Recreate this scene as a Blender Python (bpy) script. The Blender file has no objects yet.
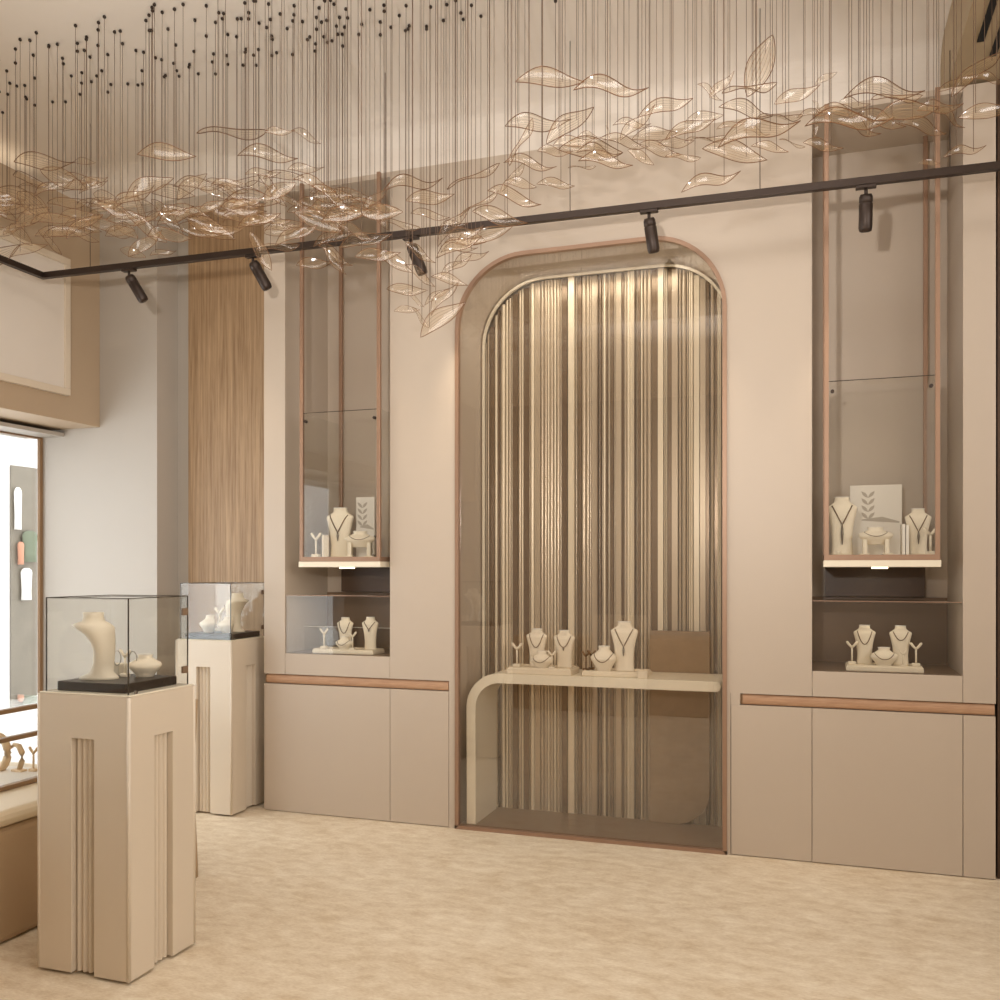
import bpy, bmesh, math, random
from mathutils import Vector, Matrix, Euler
R = random.Random(7)
PI = math.pi
sc = bpy.context.scene
C = sc.collection

# ------------------------------------------------------------------ camera
EYE, F, YAW = 1.5, 921.0, math.radians(18.55)
SY, CY = math.sin(YAW), math.cos(YAW)
cam_d = bpy.data.cameras.new('camera')
cam_d.sensor_width = 36.0
cam_d.lens = 36.0 * F / 1000.0
cam_d.shift_y = 0.068
cam_d.clip_start = 0.05
cam = bpy.data.objects.new('camera', cam_d)
cam.location = (0, 0, EYE)
cam.rotation_euler = (PI / 2, 0, YAW)
C.objects.link(cam)
sc.camera = cam

def X(px, Y):
    """world x of the picture column px on the plane y = Y"""
    return Y * (CY * (px - 500) - SY * F) / (CY * F + SY * (px - 500))
def Z(px, py, Y):
    return EYE + (568 - py) * Y / (CY * F + SY * (px - 500))
def S(px, Y):
    """metres per pixel on the plane y = Y"""
    return Y / (CY * F + SY * (px - 500))

# ------------------------------------------------------------------ materials
def lin(c):
    return tuple((v / 12.92 if v <= 0.04045 else ((v + 0.055) / 1.055) ** 2.4) for v in (x / 255 for x in c)) + (1,)

def mat(name, rgb, rough=0.5, metal=0.0, spec=0.5, bump=0.0, bscale=200, vary=0.0, vscale=3, coat=0.0):
    m = bpy.data.materials.new(name); m.use_nodes = True
    nt = m.node_tree; b = nt.nodes['Principled BSDF']
    b.inputs['Base Color'].default_value = lin(rgb)
    b.inputs['Roughness'].default_value = rough
    b.inputs['Metallic'].default_value = metal
    b.inputs['Specular IOR Level'].default_value = spec
    b.inputs['Coat Weight'].default_value = coat
    tc = nt.nodes.new('ShaderNodeTexCoord')
    n = nt.nodes.new('ShaderNodeTexNoise'); n.inputs['Scale'].default_value = vscale; n.inputs['Detail'].default_value = 4
    nt.links.new(tc.outputs['Object'], n.inputs['Vector'])
    mx = nt.nodes.new('ShaderNodeMixRGB'); mx.blend_type = 'MULTIPLY'
    mx.inputs['Fac'].default_value = vary
    mx.inputs['Color1'].default_value = lin(rgb)
    nt.links.new(n.outputs['Fac'], mx.inputs['Color2'])
    nt.links.new(mx.outputs['Color'], b.inputs['Base Color'])
    if bump:
        n2 = nt.nodes.new('ShaderNodeTexNoise'); n2.inputs['Scale'].default_value = bscale
        nt.links.new(tc.outputs['Object'], n2.inputs['Vector'])
        bp = nt.nodes.new('ShaderNodeBump'); bp.inputs['Strength'].default_value = bump; bp.inputs['Distance'].default_value = 0.002
        nt.links.new(n2.outputs['Fac'], bp.inputs['Height']); nt.links.new(bp.outputs['Normal'], b.inputs['Normal'])
    return m

def wood(name, c1, c2, sx=60, sz=1.5, rough=0.55):
    m = bpy.data.materials.new(name); m.use_nodes = True
    nt = m.node_tree; b = nt.nodes['Principled BSDF']; b.inputs['Roughness'].default_value = rough
    tc = nt.nodes.new('ShaderNodeTexCoord'); mp = nt.nodes.new('ShaderNodeMapping')
    mp.inputs['Scale'].default_value = (sx, sx, sz)
    n = nt.nodes.new('ShaderNodeTexNoise'); n.inputs['Scale'].default_value = 1; n.inputs['Detail'].default_value = 6; n.inputs['Distortion'].default_value = 0.4
    nt.links.new(tc.outputs['Object'], mp.inputs['Vector']); nt.links.new(mp.outputs['Vector'], n.inputs['Vector'])
    mp2 = nt.nodes.new('ShaderNodeMapping'); mp2.inputs['Scale'].default_value = (sx * 4, sx * 4, sz * 6)
    n2 = nt.nodes.new('ShaderNodeTexNoise'); n2.inputs['Scale'].default_value = 1; n2.inputs['Detail'].default_value = 3
    nt.links.new(tc.outputs['Object'], mp2.inputs['Vector']); nt.links.new(mp2.outputs['Vector'], n2.inputs['Vector'])
    ad = nt.nodes.new('ShaderNodeMath'); ad.operation = 'MULTIPLY_ADD'; ad.inputs[1].default_value = 0.4
    nt.links.new(n2.outputs['Fac'], ad.inputs[0]); nt.links.new(n.outputs['Fac'], ad.inputs[2])
    r = nt.nodes.new('ShaderNodeValToRGB')
    r.color_ramp.elements[0].position = 0.48; r.color_ramp.elements[0].color = lin(c1)
    r.color_ramp.elements[1].position = 0.92; r.color_ramp.elements[1].color = lin(c2)
    nt.links.new(ad.outputs[0], r.inputs['Fac']); nt.links.new(r.outputs['Color'], b.inputs['Base Color'])
    return m

def glass(name, tint=(0.97, 0.97, 0.96), ior=1.45, boost=1.0, rough=0.0):
    m = bpy.data.materials.new(name); m.use_nodes = True
    nt = m.node_tree; nt.nodes.clear()
    o = nt.nodes.new('ShaderNodeOutputMaterial'); mx = nt.nodes.new('ShaderNodeMixShader')
    t = nt.nodes.new('ShaderNodeBsdfTransparent'); t.inputs['Color'].default_value = tint + (1,)
    g = nt.nodes.new('ShaderNodeBsdfGlossy'); g.inputs['Roughness'].default_value = rough; g.inputs['Color'].default_value = (1, 1, 1, 1)
    # facing-independent fresnel, the same from both sides of the pane
    lw = nt.nodes.new('ShaderNodeLayerWeight'); lw.inputs['Blend'].default_value = 0.5
    pw = nt.nodes.new('ShaderNodeMath'); pw.operation = 'POWER'; pw.inputs[1].default_value = 5.0
    nt.links.new(lw.outputs['Facing'], pw.inputs[0])
    ma = nt.nodes.new('ShaderNodeMath'); ma.operation = 'MULTIPLY_ADD'; ma.inputs[1].default_value = 0.85; ma.inputs[2].default_value = 0.04 * boost
    nt.links.new(pw.outputs[0], ma.inputs[0])
    nt.links.new(ma.outputs[0], mx.inputs['Fac'])
    nt.links.new(t.outputs[0], mx.inputs[1]); nt.links.new(g.outputs[0], mx.inputs[2]); nt.links.new(mx.outputs[0], o.inputs['Surface'])
    return m

def emit(name, rgb, s):
    m = bpy.data.materials.new(name); m.use_nodes = True
    nt = m.node_tree; nt.nodes.clear()
    o = nt.nodes.new('ShaderNodeOutputMaterial'); e = nt.nodes.new('ShaderNodeEmission')
    e.inputs['Color'].default_value = lin(rgb); e.inputs['Strength'].default_value = s
    nt.links.new(e.outputs[0], o.inputs['Surface'])
    return m

M = {}
M['wall'] = mat('beige_paint', (186, 178, 168), 0.55, vary=0.04, bump=0.05)
M['beam'] = mat('beam_paint_warm_cast', (186, 164, 138), 0.55, vary=0.04)  # warm brown cast of the light is put into the beam's colour
M['panel'] = mat('panel_lacquer', (197, 182, 165), 0.42, vary=0.03)
M['ceil'] = mat('ceiling_paint', (228, 219, 208), 0.8, vary=0.03)
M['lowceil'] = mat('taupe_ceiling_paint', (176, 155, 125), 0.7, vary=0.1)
M['cream'] = mat('cream_lacquer', (222, 208, 188), 0.32, vary=0.02)
M['table'] = mat('ivory_lacquer', (240, 230, 208), 0.3, vary=0.02)
M['oak'] = wood('oak_veneer', (138, 109, 79), (186, 156, 121))
M['railwood'] = wood('warm_rail_wood', (172, 132, 102), (196, 158, 126), 8, 90)
M['copper'] = mat('brushed_copper', (162, 130, 107), 0.4, metal=0.3, vary=0.05)
M['bronze'] = mat('dark_bronze_metal', (62, 50, 43), 0.42, metal=0.5)
M['black'] = mat('black_lacquer', (44, 34, 28), 0.35)
M['void'] = mat('black_slot', (14, 12, 11), 0.8)
M['brownboard'] = mat('dark_brown_panel', (84, 64, 48), 0.35, vary=0.05)
M['smoke'] = mat('smoked_brown_back_panel', (132, 108, 86), 0.3, vary=0.08)
M['bust'] = mat('ivory_leatherette', (238, 226, 204), 0.6, bump=0.15, bscale=500)
M['tray'] = mat('ivory_tray_leather', (232, 218, 194), 0.5)
M['gold'] = mat('dark_gold_chain', (112, 84, 56), 0.3, metal=0.8)
M['silver'] = mat('grey_metal', (128, 118, 106), 0.35, metal=0.8)
M['paper'] = mat('white_card', (236, 230, 220), 0.6)
M['stone'] = mat('brown_streaked_stone', (164, 138, 108), 0.6, vary=0.35, vscale=14, bump=0.3, bscale=60)
M['print'] = mat('grey_print_ink', (186, 176, 162), 0.7)
M['glass'] = glass('clear_glass')
M['vglass'] = glass('tall_alcove_glass', (0.975, 0.965, 0.95), boost=1.9)
M['edge'] = mat('dark_glass_edge', (64, 56, 46), 0.25)
M['brightedge'] = mat('polished_glass_edge', (236, 232, 220), 0.2)
M['led'] = emit('warm_led', (255, 226, 180), 6)
M['counter'] = mat('brown_counter_lacquer', (184, 156, 122), 0.45, vary=0.04)
M['ledge'] = mat('pale_ledge', (226, 208, 178), 0.35)
M['shelfbrown'] = mat('brown_shelf_trim', (142, 112, 80), 0.4)
M['ring'] = mat('peach_ring_display', (226, 196, 156), 0.5)
M['fac'] = mat('white_facade', (238, 238, 238), 0.8, vary=0.05)
M['dark'] = mat('grey_shop_interior', (138, 130, 116), 0.6, vary=0.3, vscale=6)
M['green'] = mat('green_cloth', (122, 132, 112), 0.9, vary=0.2)
M['white'] = mat('white_cloth', (240, 240, 238), 0.9)
M['pink'] = mat('peach_cloth', (206, 150, 124), 0.9)
M['darkwood'] = wood('dark_walnut', (58, 40, 26), (92, 66, 44))

def floor_mat():
    m = bpy.data.materials.new('travertine_floor'); m.use_nodes = True
    nt = m.node_tree; b = nt.nodes['Principled BSDF']; b.inputs['Roughness'].default_value = 0.5; b.inputs['Specular IOR Level'].default_value = 0.3
    tc = nt.nodes.new('ShaderNodeTexCoord')
    def nz(scale, detail, dist=0.0):
        mp = nt.nodes.new('ShaderNodeMapping'); mp.inputs['Scale'].default_value = scale; mp.inputs['Rotation'].default_value = (0, 0, 0.25)
        n = nt.nodes.new('ShaderNodeTexNoise'); n.inputs['Scale'].default_value = 1; n.inputs['Roughness'].default_value = .62; n.inputs['Detail'].default_value = detail; n.inputs['Distortion'].default_value = dist
        nt.links.new(tc.outputs['Object'], mp.inputs['Vector']); nt.links.new(mp.outputs['Vector'], n.inputs['Vector'])
        return n
    a = nz((9, 17, 1), 13, 0.3); c = nz((1.6, 2.6, 1), 6, 0.5); d = nz((55, 120, 1), 5)
    m1 = nt.nodes.new('ShaderNodeMath'); m1.operation = 'MULTIPLY_ADD'; m1.inputs[1].default_value = 0.45
    nt.links.new(c.outputs['Fac'], m1.inputs[0]); nt.links.new(a.outputs['Fac'], m1.inputs[2])
    m2 = nt.nodes.new('ShaderNodeMath'); m2.operation = 'MULTIPLY_ADD'; m2.inputs[1].default_value = 0.6
    nt.links.new(d.outputs['Fac'], m2.inputs[0]); nt.links.new(m1.outputs[0], m2.inputs[2])
    r = nt.nodes.new('ShaderNodeValToRGB')
    r.color_ramp.elements[0].position = 0.75; r.color_ramp.elements[0].color = lin((208, 186, 154))
    r.color_ramp.elements[1].position = 1.4; r.color_ramp.elements[1].color = lin((246, 234, 212))
    dv = nt.nodes.new('ShaderNodeMapRange'); dv.inputs['From Min'].default_value = 0.75; dv.inputs['From Max'].default_value = 1.3
    nt.links.new(m2.outputs[0], dv.inputs['Value'])
    r.color_ramp.elements[0].position = 0.0; r.color_ramp.elements[1].position = 1.0
    nt.links.new(dv.outputs[0], r.inputs['Fac'])
    nt.links.new(r.outputs['Color'], b.inputs['Base Color'])
    bp = nt.nodes.new('ShaderNodeBump'); bp.inputs['Strength'].default_value = 0.15; bp.inputs['Distance'].default_value = 0.004
    nt.links.new(m2.outputs[0], bp.inputs['Height']); nt.links.new(bp.outputs['Normal'], b.inputs['Normal'])
    return m
M['floor'] = floor_mat()

def leaf_mat():
    m = bpy.data.materials.new('amber_mesh_glass'); m.use_nodes = True
    nt = m.node_tree; nt.nodes.clear()
    o = nt.nodes.new('ShaderNodeOutputMaterial')
    uv = nt.nodes.new('ShaderNodeUVMap'); uv.uv_map = 'UVMap'
    mp = nt.nodes.new('ShaderNodeMapping'); mp.inputs['Scale'].default_value = (1.0, 6.0, 1)
    nt.links.new(uv.outputs['UV'], mp.inputs['Vector'])
    w = nt.nodes.new('ShaderNodeTexWave'); w.bands_direction = 'Y'; w.inputs['Scale'].default_value = 0.36
    w.inputs['Distortion'].default_value = 1.6; w.inputs['Detail'].default_value = 1; w.inputs['Detail Scale'].default_value = 1.2
    nt.links.new(mp.outputs['Vector'], w.inputs['Vector'])
    r = nt.nodes.new('ShaderNodeMapRange'); r.inputs['From Min'].default_value = 0.80; r.inputs['From Max'].default_value = 1.0
    r.inputs['To Min'].default_value = 0.02; r.inputs['To Max'].default_value = 0.5
    nt.links.new(w.outputs['Fac'], r.inputs['Value'])
    t = nt.nodes.new('ShaderNodeBsdfTransparent'); t.inputs['Color'].default_value = (0.98, 0.96, 0.92, 1)
    p = nt.nodes.new('ShaderNodeBsdfPrincipled'); p.inputs['Base Color'].default_value = lin((190, 152, 106))
    p.inputs['Metallic'].default_value = 0.0; p.inputs['Roughness'].default_value = 0.5
    mx = nt.nodes.new('ShaderNodeMixShader')
    nt.links.new(r.outputs[0], mx.inputs['Fac']); nt.links.new(t.outputs[0], mx.inputs[1]); nt.links.new(p.outputs[0], mx.inputs[2])
    g = nt.nodes.new('ShaderNodeBsdfGlossy'); g.inputs['Roughness'].default_value = 0.12
    lw = nt.nodes.new('ShaderNodeLayerWeight'); lw.inputs['Blend'].default_value = 0.5
    pw = nt.nodes.new('ShaderNodeMath'); pw.operation = 'POWER'; pw.inputs[1].default_value = 4.0
    nt.links.new(lw.outputs['Facing'], pw.inputs[0])
    ma = nt.nodes.new('ShaderNodeMath'); ma.operation = 'MULTIPLY_ADD'; ma.inputs[1].default_value = 0.5; ma.inputs[2].default_value = 0.06
    nt.links.new(pw.outputs[0], ma.inputs[0])
    mx2 = nt.nodes.new('ShaderNodeMixShader')
    nt.links.new(ma.outputs[0], mx2.inputs['Fac']); nt.links.new(mx.outputs[0], mx2.inputs[1]); nt.links.new(g.outputs[0], mx2.inputs[2])
    nt.links.new(mx2.outputs[0], o.inputs['Surface'])
    return m
M['leaf'] = leaf_mat()
M['rim'] = mat('copper_leaf_rim', (112, 76, 46), 0.4, metal=0.3)
M['wire'] = mat('brown_hanging_wire', (92, 70, 52), 0.5, metal=0.2)
M['stud'] = mat('dark_ceiling_stud', (52, 40, 32), 0.35, metal=0.4)

# ------------------------------------------------------------------ mesh builder
class MB:
    def __init__(s): s.bm = bmesh.new()
    def box(s, x0, x1, y0, y1, z0, z1, bev=0.0, mi=0, seg=2):
        v = [s.bm.verts.new(p) for p in ((x0, y0, z0), (x1, y0, z0), (x1, y1, z0), (x0, y1, z0), (x0, y0, z1), (x1, y0, z1), (x1, y1, z1), (x0, y1, z1))]
        fs = [s.bm.faces.new([v[i] for i in f]) for f in ((0, 3, 2, 1), (4, 5, 6, 7), (0, 1, 5, 4), (1, 2, 6, 5), (2, 3, 7, 6), (3, 0, 4, 7))]
        for f in fs: f.material_index = mi
        if bev:
            es = {e for f in fs for e in f.edges}
            bmesh.ops.bevel(s.bm, geom=list(es), offset=bev, segments=seg, profile=0.5, affect='EDGES')
        return s
    def tube(s, pts, r, n=8, closed=False, caps=True):
        pts = [Vector(p) for p in pts]; rings = []; N = len(pts)
        for i, p in enumerate(pts):
            a = pts[(i - 1) % N] if (closed or i > 0) else p
            b = pts[(i + 1) % N] if (closed or i < N - 1) else p
            d = (b - a)
            d = d.normalized() if d.length > 1e-9 else Vector((0, 0, 1))
            u = d.cross(Vector((0, 0, 1)))
            if u.length < 1e-3: u = d.cross(Vector((0, 1, 0)))
            u.normalize(); w = d.cross(u)
            rr = r[i] if isinstance(r, (list, tuple)) else r
            rings.append([s.bm.verts.new(p + (u * math.cos(2 * PI * k / n) + w * math.sin(2 * PI * k / n)) * rr) for k in range(n)])
        m = N if closed else N - 1
        for i in range(m):
            A, B = rings[i], rings[(i + 1) % N]
            for k in range(n):
                f = s.bm.faces.new((A[k], A[(k + 1) % n], B[(k + 1) % n], B[k])); f.smooth = True
        if caps and not closed:
            s.bm.faces.new(rings[0]); s.bm.faces.new(list(reversed(rings[-1])))
        return s
    def loft(s, secs, n=20, caps=True, power=2.0):
        """secs: (cx, cy, z, rx, ry) superellipse rings"""
        rings = []
        for (cx, cy, z, rx, ry) in secs:
            ring = []
            for k in range(n):
                a = 2 * PI * k / n; ca, sa = math.cos(a), math.sin(a)
                ring.append(s.bm.verts.new((cx + rx * math.copysign(abs(ca) ** (2 / power), ca), cy + ry * math.copysign(abs(sa) ** (2 / power), sa), z)))
            rings.append(ring)
        for A, B in zip(rings, rings[1:]):
            for k in range(n):
                f = s.bm.faces.new((A[k], A[(k + 1) % n], B[(k + 1) % n], B[k])); f.smooth = True
        if caps:
            s.bm.faces.new(list(reversed(rings[0]))); s.bm.faces.new(rings[-1])
        return s
    def prism(s, poly, y0, y1, axis='y', mi=0, bev=0.0):
        def P(a, b, c):
            return {'y': (a, c, b), 'x': (c, a, b), 'z': (a, b, c)}[axis]
        A = [s.bm.verts.new(P(a, b, y0)) for a, b in poly]; B = [s.bm.verts.new(P(a, b, y1)) for a, b in poly]
        fs = [s.bm.faces.new(A), s.bm.faces.new(list(reversed(B)))]
        n = len(poly)
        for i in range(n):
            fs.append(s.bm.faces.new((A[i], B[i], B[(i + 1) % n], A[(i + 1) % n])))
        for f in fs: f.material_index = mi
        if bev:
            es = set(fs[0].edges) | set(fs[1].edges)
            bmesh.ops.bevel(s.bm, geom=list(es), offset=bev, segments=2, profile=0.5, affect='EDGES')
        return s
    def build(s, name, m, parent=None, loc=None, autosmooth=True):
        bmesh.ops.recalc_face_normals(s.bm, faces=s.bm.faces)
        me = bpy.data.meshes.new(name); s.bm.to_mesh(me); s.bm.free()
        for x in (m if isinstance(m, (list, tuple)) else [m]): me.materials.append(x)
        o = bpy.data.objects.new(name, me); C.objects.link(o)
        if parent: o.parent = parent
        if loc: o.location = loc
        return o

def tag(o, label, cat, group=None, kind=None):
    o['label'] = label; o['category'] = cat
    if group: o['group'] = group
    if kind: o['kind'] = kind
    return o
def empty(name, loc, label, cat, group=None, rz=0.0):
    o = bpy.data.objects.new(name, None); C.objects.link(o)
    o.empty_display_size = 0.05
    o.location = loc; o.rotation_euler = (0, 0, rz)
    return tag(o, label, cat, group)
def struct(name, mb, m):
    o = mb.build(name, m); o['kind'] = 'structure'; return o
def copy_tree(o, parent=None):
    c = o.copy(); C.objects.link(c)
    if parent is not None: c.parent = parent
    for ch in o.children: copy_tree(ch, c)
    return c

# ------------------------------------------------------------------ the room shell
D, NB = 4.95, 5.48                 # front of the panelling, back of the niches
ZT = 3.84                          # top of the panelling
HC = 4.2                           # coffer ceiling
XL = -5.2                          # window wall
YG = 5.2                           # grey end wall beside the window
YW = 5.42                          # oak wall
XC0, XC1 = X(264, D), X(996, D)    # cabinet wall ends
NL0, NL1 = X(285, D), X(390, D)
NR0, NR1 = X(812, D), X(963, D)
A0, A1 = X(455.5, D), X(727, D)    # arch opening
AF0, AF1 = X(449, D), X(730.5, D)  # arch surround panel
ARC_H, ARC_R = 3.28, 0.41

def arch(x0, x1, zt, r, n=14):
    p = [(x0, 0.0)]
    for k in range(n + 1):
        a = PI - k * PI / 2 / n; p.append((x0 + r + r * math.cos(a), zt - r + r * math.sin(a)))
    for k in range(n + 1):
        a = PI / 2 - k * PI / 2 / n; p.append((x1 - r + r * math.cos(a), zt - r + r * math.sin(a)))
    p.append((x1, 0.0)); return p

struct('floor', MB().box(XL - .15, 4.5, -4, 9, -0.1, 0), M['floor'])
# upper end wall above the panelling with a rounded cove into the coffer ceiling
prof = [(5.7, ZT), (5.25, ZT), (5.25, HC - 0.13)]
for k in range(1, 9):
    a = k * PI / 2 / 8; prof.append((5.25 - 0.13 + 0.13 * math.cos(a), HC - 0.13 + 0.13 * math.sin(a)))
prof += [(5.7, HC)]
struct('wall_back', MB().prism(prof, XC0, 0.645, axis='x'), M['ceil'])
prof2 = [(YW + 0.3, 3.98), (YG - 0.02, 3.98), (YG - 0.02, HC - 0.16)]
for k in range(1, 9):
    a = k * PI / 2 / 8; prof2.append((YG - 0.02 - 0.16 + 0.16 * math.cos(a), HC - 0.16 + 0.16 * math.sin(a)))
prof2 += [(YW + 0.3, HC)]
struct('wall_cove', MB().prism(prof2, XL, XC0 - 0.001, axis='x'), M['ceil'])
struct('ceiling', MB().box(-6, 0.645, -3, 5.7, HC, HC + 0.1), M['ceil'])
struct('ceiling_soffit', MB().box(-6, 0.645, -3, 0.9, 3.86, HC), M['ceil'])
struct('trim_ledge', MB().box(0.42, 0.645, 0.9, 2.5, 3.86, 3.885).box(0.40, 0.42, 0.9, 2.5, 3.86, 3.97).box(-5.0, 0.40, 0.9, 1.12, 3.86, 3.885).box(-5.0, 0.40, 1.12, 1.135, 3.86, 3.985), M['ceil'])  # unseen cove ledges, added with lips to hide cove lamps from the arch glass
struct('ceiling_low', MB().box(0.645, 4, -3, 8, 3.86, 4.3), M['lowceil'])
# grey end wall, its return, and the oak wall
RX = X(157, YG)
struct('wall_end', MB().box(XL - 0.01, RX, YG, YG + 0.6, 0, 3.98), M['wall'])
struct('wall_recess', MB().box(RX, XC0, YW, YW + 0.3, 0, 3.98), M['wall'])
OK0 = X(190, YW)
struct('trim_oak', MB().box(OK0, XC0 - 0.02, YW - 0.018, YW + 0.001, 0.0, 3.97), M['oak'])
# window wall and beam over the window
WT = Z(42, 438, YG)
mb = MB()
mb.box(XL - 0.15, XL, -3, YG, 0, 0.07)
mb.box(XL - 0.15, XL, -3, YG, WT, HC)
mb.box(XL - 0.15, XL, -3, 0.2, 0.07, WT)
struct('wall_left', mb, M['wall'])
XB = X(100, YG); ZB = Z(100, 427.4, YG)
struct('trim_beam', MB().box(XL, XB, -2.9, YG, ZB, 3.98, 0.004), M['beam'])
struct('trim_header', MB().box(XL, XL + 0.20, -2.9, YG, WT, ZB - 0.025), M['wall'])
# raised moulding panel on the beam face
pz0 = EYE + 0.2315 * -XB / CY; pz1 = EYE + 0.415 * -XB / CY; py1 = -XB / 0.957
mb = MB().box(XB, XB + 0.02, -1.0, py1, pz0, pz1, 0.004)
struct('trim_panel', mb, M['ceil'])
mb = MB()
for (ya, yb, za, zb) in ((-1.0, py1, pz0, pz0 + 0.045), (-1.0, py1, pz1 - 0.045, pz1), (py1 - 0.045, py1, pz0 + .0455, pz1 - .0455)):
    mb.box(XB + 0.018, XB + 0.034, ya, yb, za, zb, 0.003)
struct('trim_moulding', mb, M['cream'])
# window frame and pane
mb = MB()
mb.box(XL - 0.012, XL + 0.012, YG - 0.03, YG - 0.001, 0.07, WT, 0.002)
mb.box(XL - 0.03, XL + 0.01, 0.2, YG - 0.031, WT - 0.012, WT, 0.002)
mb.box(XL - 0.03, XL + 0.01, 0.2, YG - 0.031, 0.07, 0.10, 0.002)
wf = struct('window_1', mb, M['shelfbrown'])
g = MB().box(XL - 0.03, XL - 0.022, 0.2, YG - 0.032, 0.1, WT - 0.013).build('window_glass', M['glass'], wf)
# the rest of the shop behind and beside the camera
mb = MB()
mb.box(-5.35, 4.0, -3.1, -2.9, 0, HC)
struct('wall_front', mb, M['wall'])
mb = MB()
for (a, b, c, d) in ((-1.8, 3.0, 2.02, 2.08), (-1.8, 3.0, 3.42, 3.48), (-1.8, -1.74, 2.08, 3.42), (2.94, 3.0, 2.08, 3.42)):
    mb.box(3.15, 3.199, a, b, c, d, .004)
struct('side_light_frame', mb, M['copper'])  # made-up frame around the unseen side area light; the wall behind is solid
struct('wall_right', MB().box(3.2, 3.4, -3, 8, 0, 3.86), M['wall'])
struct('wall_passage', MB().box(XC1, 4, 6.6, 6.8, 0, 3.86), M['darkwood'])
struct('trim_walnut', MB().box(XC1 + 0.012, XC1 + 0.03, D + 0.03, 6.6, 0, 3.86), M['darkwood'])

# panelling pieces (one plane, thin joints between)
J = 0.0015
RZ0, RZ1 = 0.787, 0.845
SILL = 0.975
struct('wall_pilaster', MB().box(XC0, NL0, D, 5.7, RZ1 + J, ZT, 0.002), M['panel'])
struct('wall_pilaster.001', MB().box(NR1, XC1, D, 5.7, RZ1 + J, ZT, 0.002), M['panel'])
ap = arch(A0, A1, ARC_H, ARC_R)
poly = [(AF0, 0), (AF0, RZ1 + J), (NL1, RZ1 + J), (NL1, ZT), (NR0, ZT), (NR0, RZ1 + J), (AF1, RZ1 + J), (AF1, 0)] + list(reversed(ap))
struct('wall_arch', MB().prism(poly, D, 5.46), M['panel'])
struct('wall_alcove', MB().box(AF0, AF1, 5.5, 5.7, 0, ZT), M['panel'])
for i, (a, b) in enumerate(((NL0, NL1), (NR0, NR1))):
    n = '' if i == 0 else '.001'
    struct('wall_niche' + n, MB().box(a, b, NB, 5.7, SILL, ZT), M['panel'])
    struct('wall_ledge' + n, MB().box(a + J, b - J, D, 5.7, RZ1 + J, SILL, 0.002), M['panel'])
    struct('wall_lintel' + n, MB().box(a + J, b - J, D, 5.7, ZT - .03, ZT), M['panel'])
    struct('trim_smoked' + n, MB().box(a + 0.002, b - 0.002, NB - 0.012, NB + 0.001, SILL, 1.34), M['smoke'])
struct('wall_backing', MB().box(NL1, AF0, 5.462, 5.7, RZ1 + J, ZT - .031), M['panel'])
struct('wall_backing.001', MB().box(AF1, NR0 + .0, 5.462, 5.7, RZ1 + J, ZT - .031), M['panel'])
# base cabinets
cabs = [
    (XC0, NL1, 'wide beige base cabinet under the left glazed niche'),
    (NL1, AF0 - J, 'narrow beige base cabinet left of the glass arch'),
    (AF1 + J, NR0, 'narrow beige base cabinet right of the glass arch'),
    (NR0, NR1, 'wide beige base cabinet under the right glazed niche'),
    (NR1, XC1, 'slim beige base cabinet at the far right end of the panelled wall'),
]
for i, (a, b, lab) in enumerate(cabs):
    r = empty('base_cabinet', ((a + b) / 2, D, 0), lab, 'cabinet', 'base cabinets along the panelled wall')
    w = (b - a) / 2
    MB().box(-w, w, 0.02, 0.6, 0.0, RZ0 - J).build('carcass', M['panel'], r)
    MB().box(-w + J, w - J, 0, 0.019, 0.004, RZ0 - J, 0.0015).build('door', M['panel'], r)
def rail(x0, x1, lab):
    r = empty('wooden_rail', ((x0 + x1) / 2, D, RZ0), lab, 'rail', 'wooden finger rails')
    w = (x1 - x0) / 2; h = RZ1 - RZ0
    pr = [(0.03, 0.0)]
    for k in range(9):
        a = -PI / 2 + k * PI / 8; pr.append((0.016 - 0.012 * math.cos(a), h / 2 + (h / 2 - 0.002) * math.sin(a)))
    pr.append((0.03, h))
    MB().prism(pr, -w + 0.012, w, axis='x').build('bar', M['railwood'], r)
    MB().box(-w, -w + 0.011, 0.012, 0.03, 0.004, h - 0.004).build('end_block', M['shelfbrown'], r)
rail(XC0 + 0.004, X(448, D), 'reddish wooden rail along the cabinets left of the arch')
rail(X(740, D), X(995, D), 'reddish wooden rail along the cabinets right of the arch')
struct('trim_filler', MB().box(AF1 + J, X(740, D), D, D + 0.029, RZ0 - J, RZ1 + J), M['panel'])
struct('trim_joint', MB().box(XC0 + 0.002, AF0 - J, D + 0.03, 5.5, RZ0, RZ1), M['brownboard'])
struct('trim_joint.001', MB().box(AF1 + J, XC1 - 0.002, D + 0.03, 5.5, RZ0, RZ1), M['brownboard'])

# slots in the low ceiling at the upper right
for (a, b, ye, lab) in ((0.712, 0.742, 4.59, 'black linear slot vent in the ceiling, nearer the coffer edge'), (0.786, 0.816, 4.74, 'black linear slot vent in the ceiling, farther from the coffer edge')):
    o = MB().box(a, b, 2.6, ye, 3.852, 3.8595, 0.002).build('slot_vent', M['void'])
    tag(o, lab, 'vent', 'ceiling slot vents')

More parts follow.
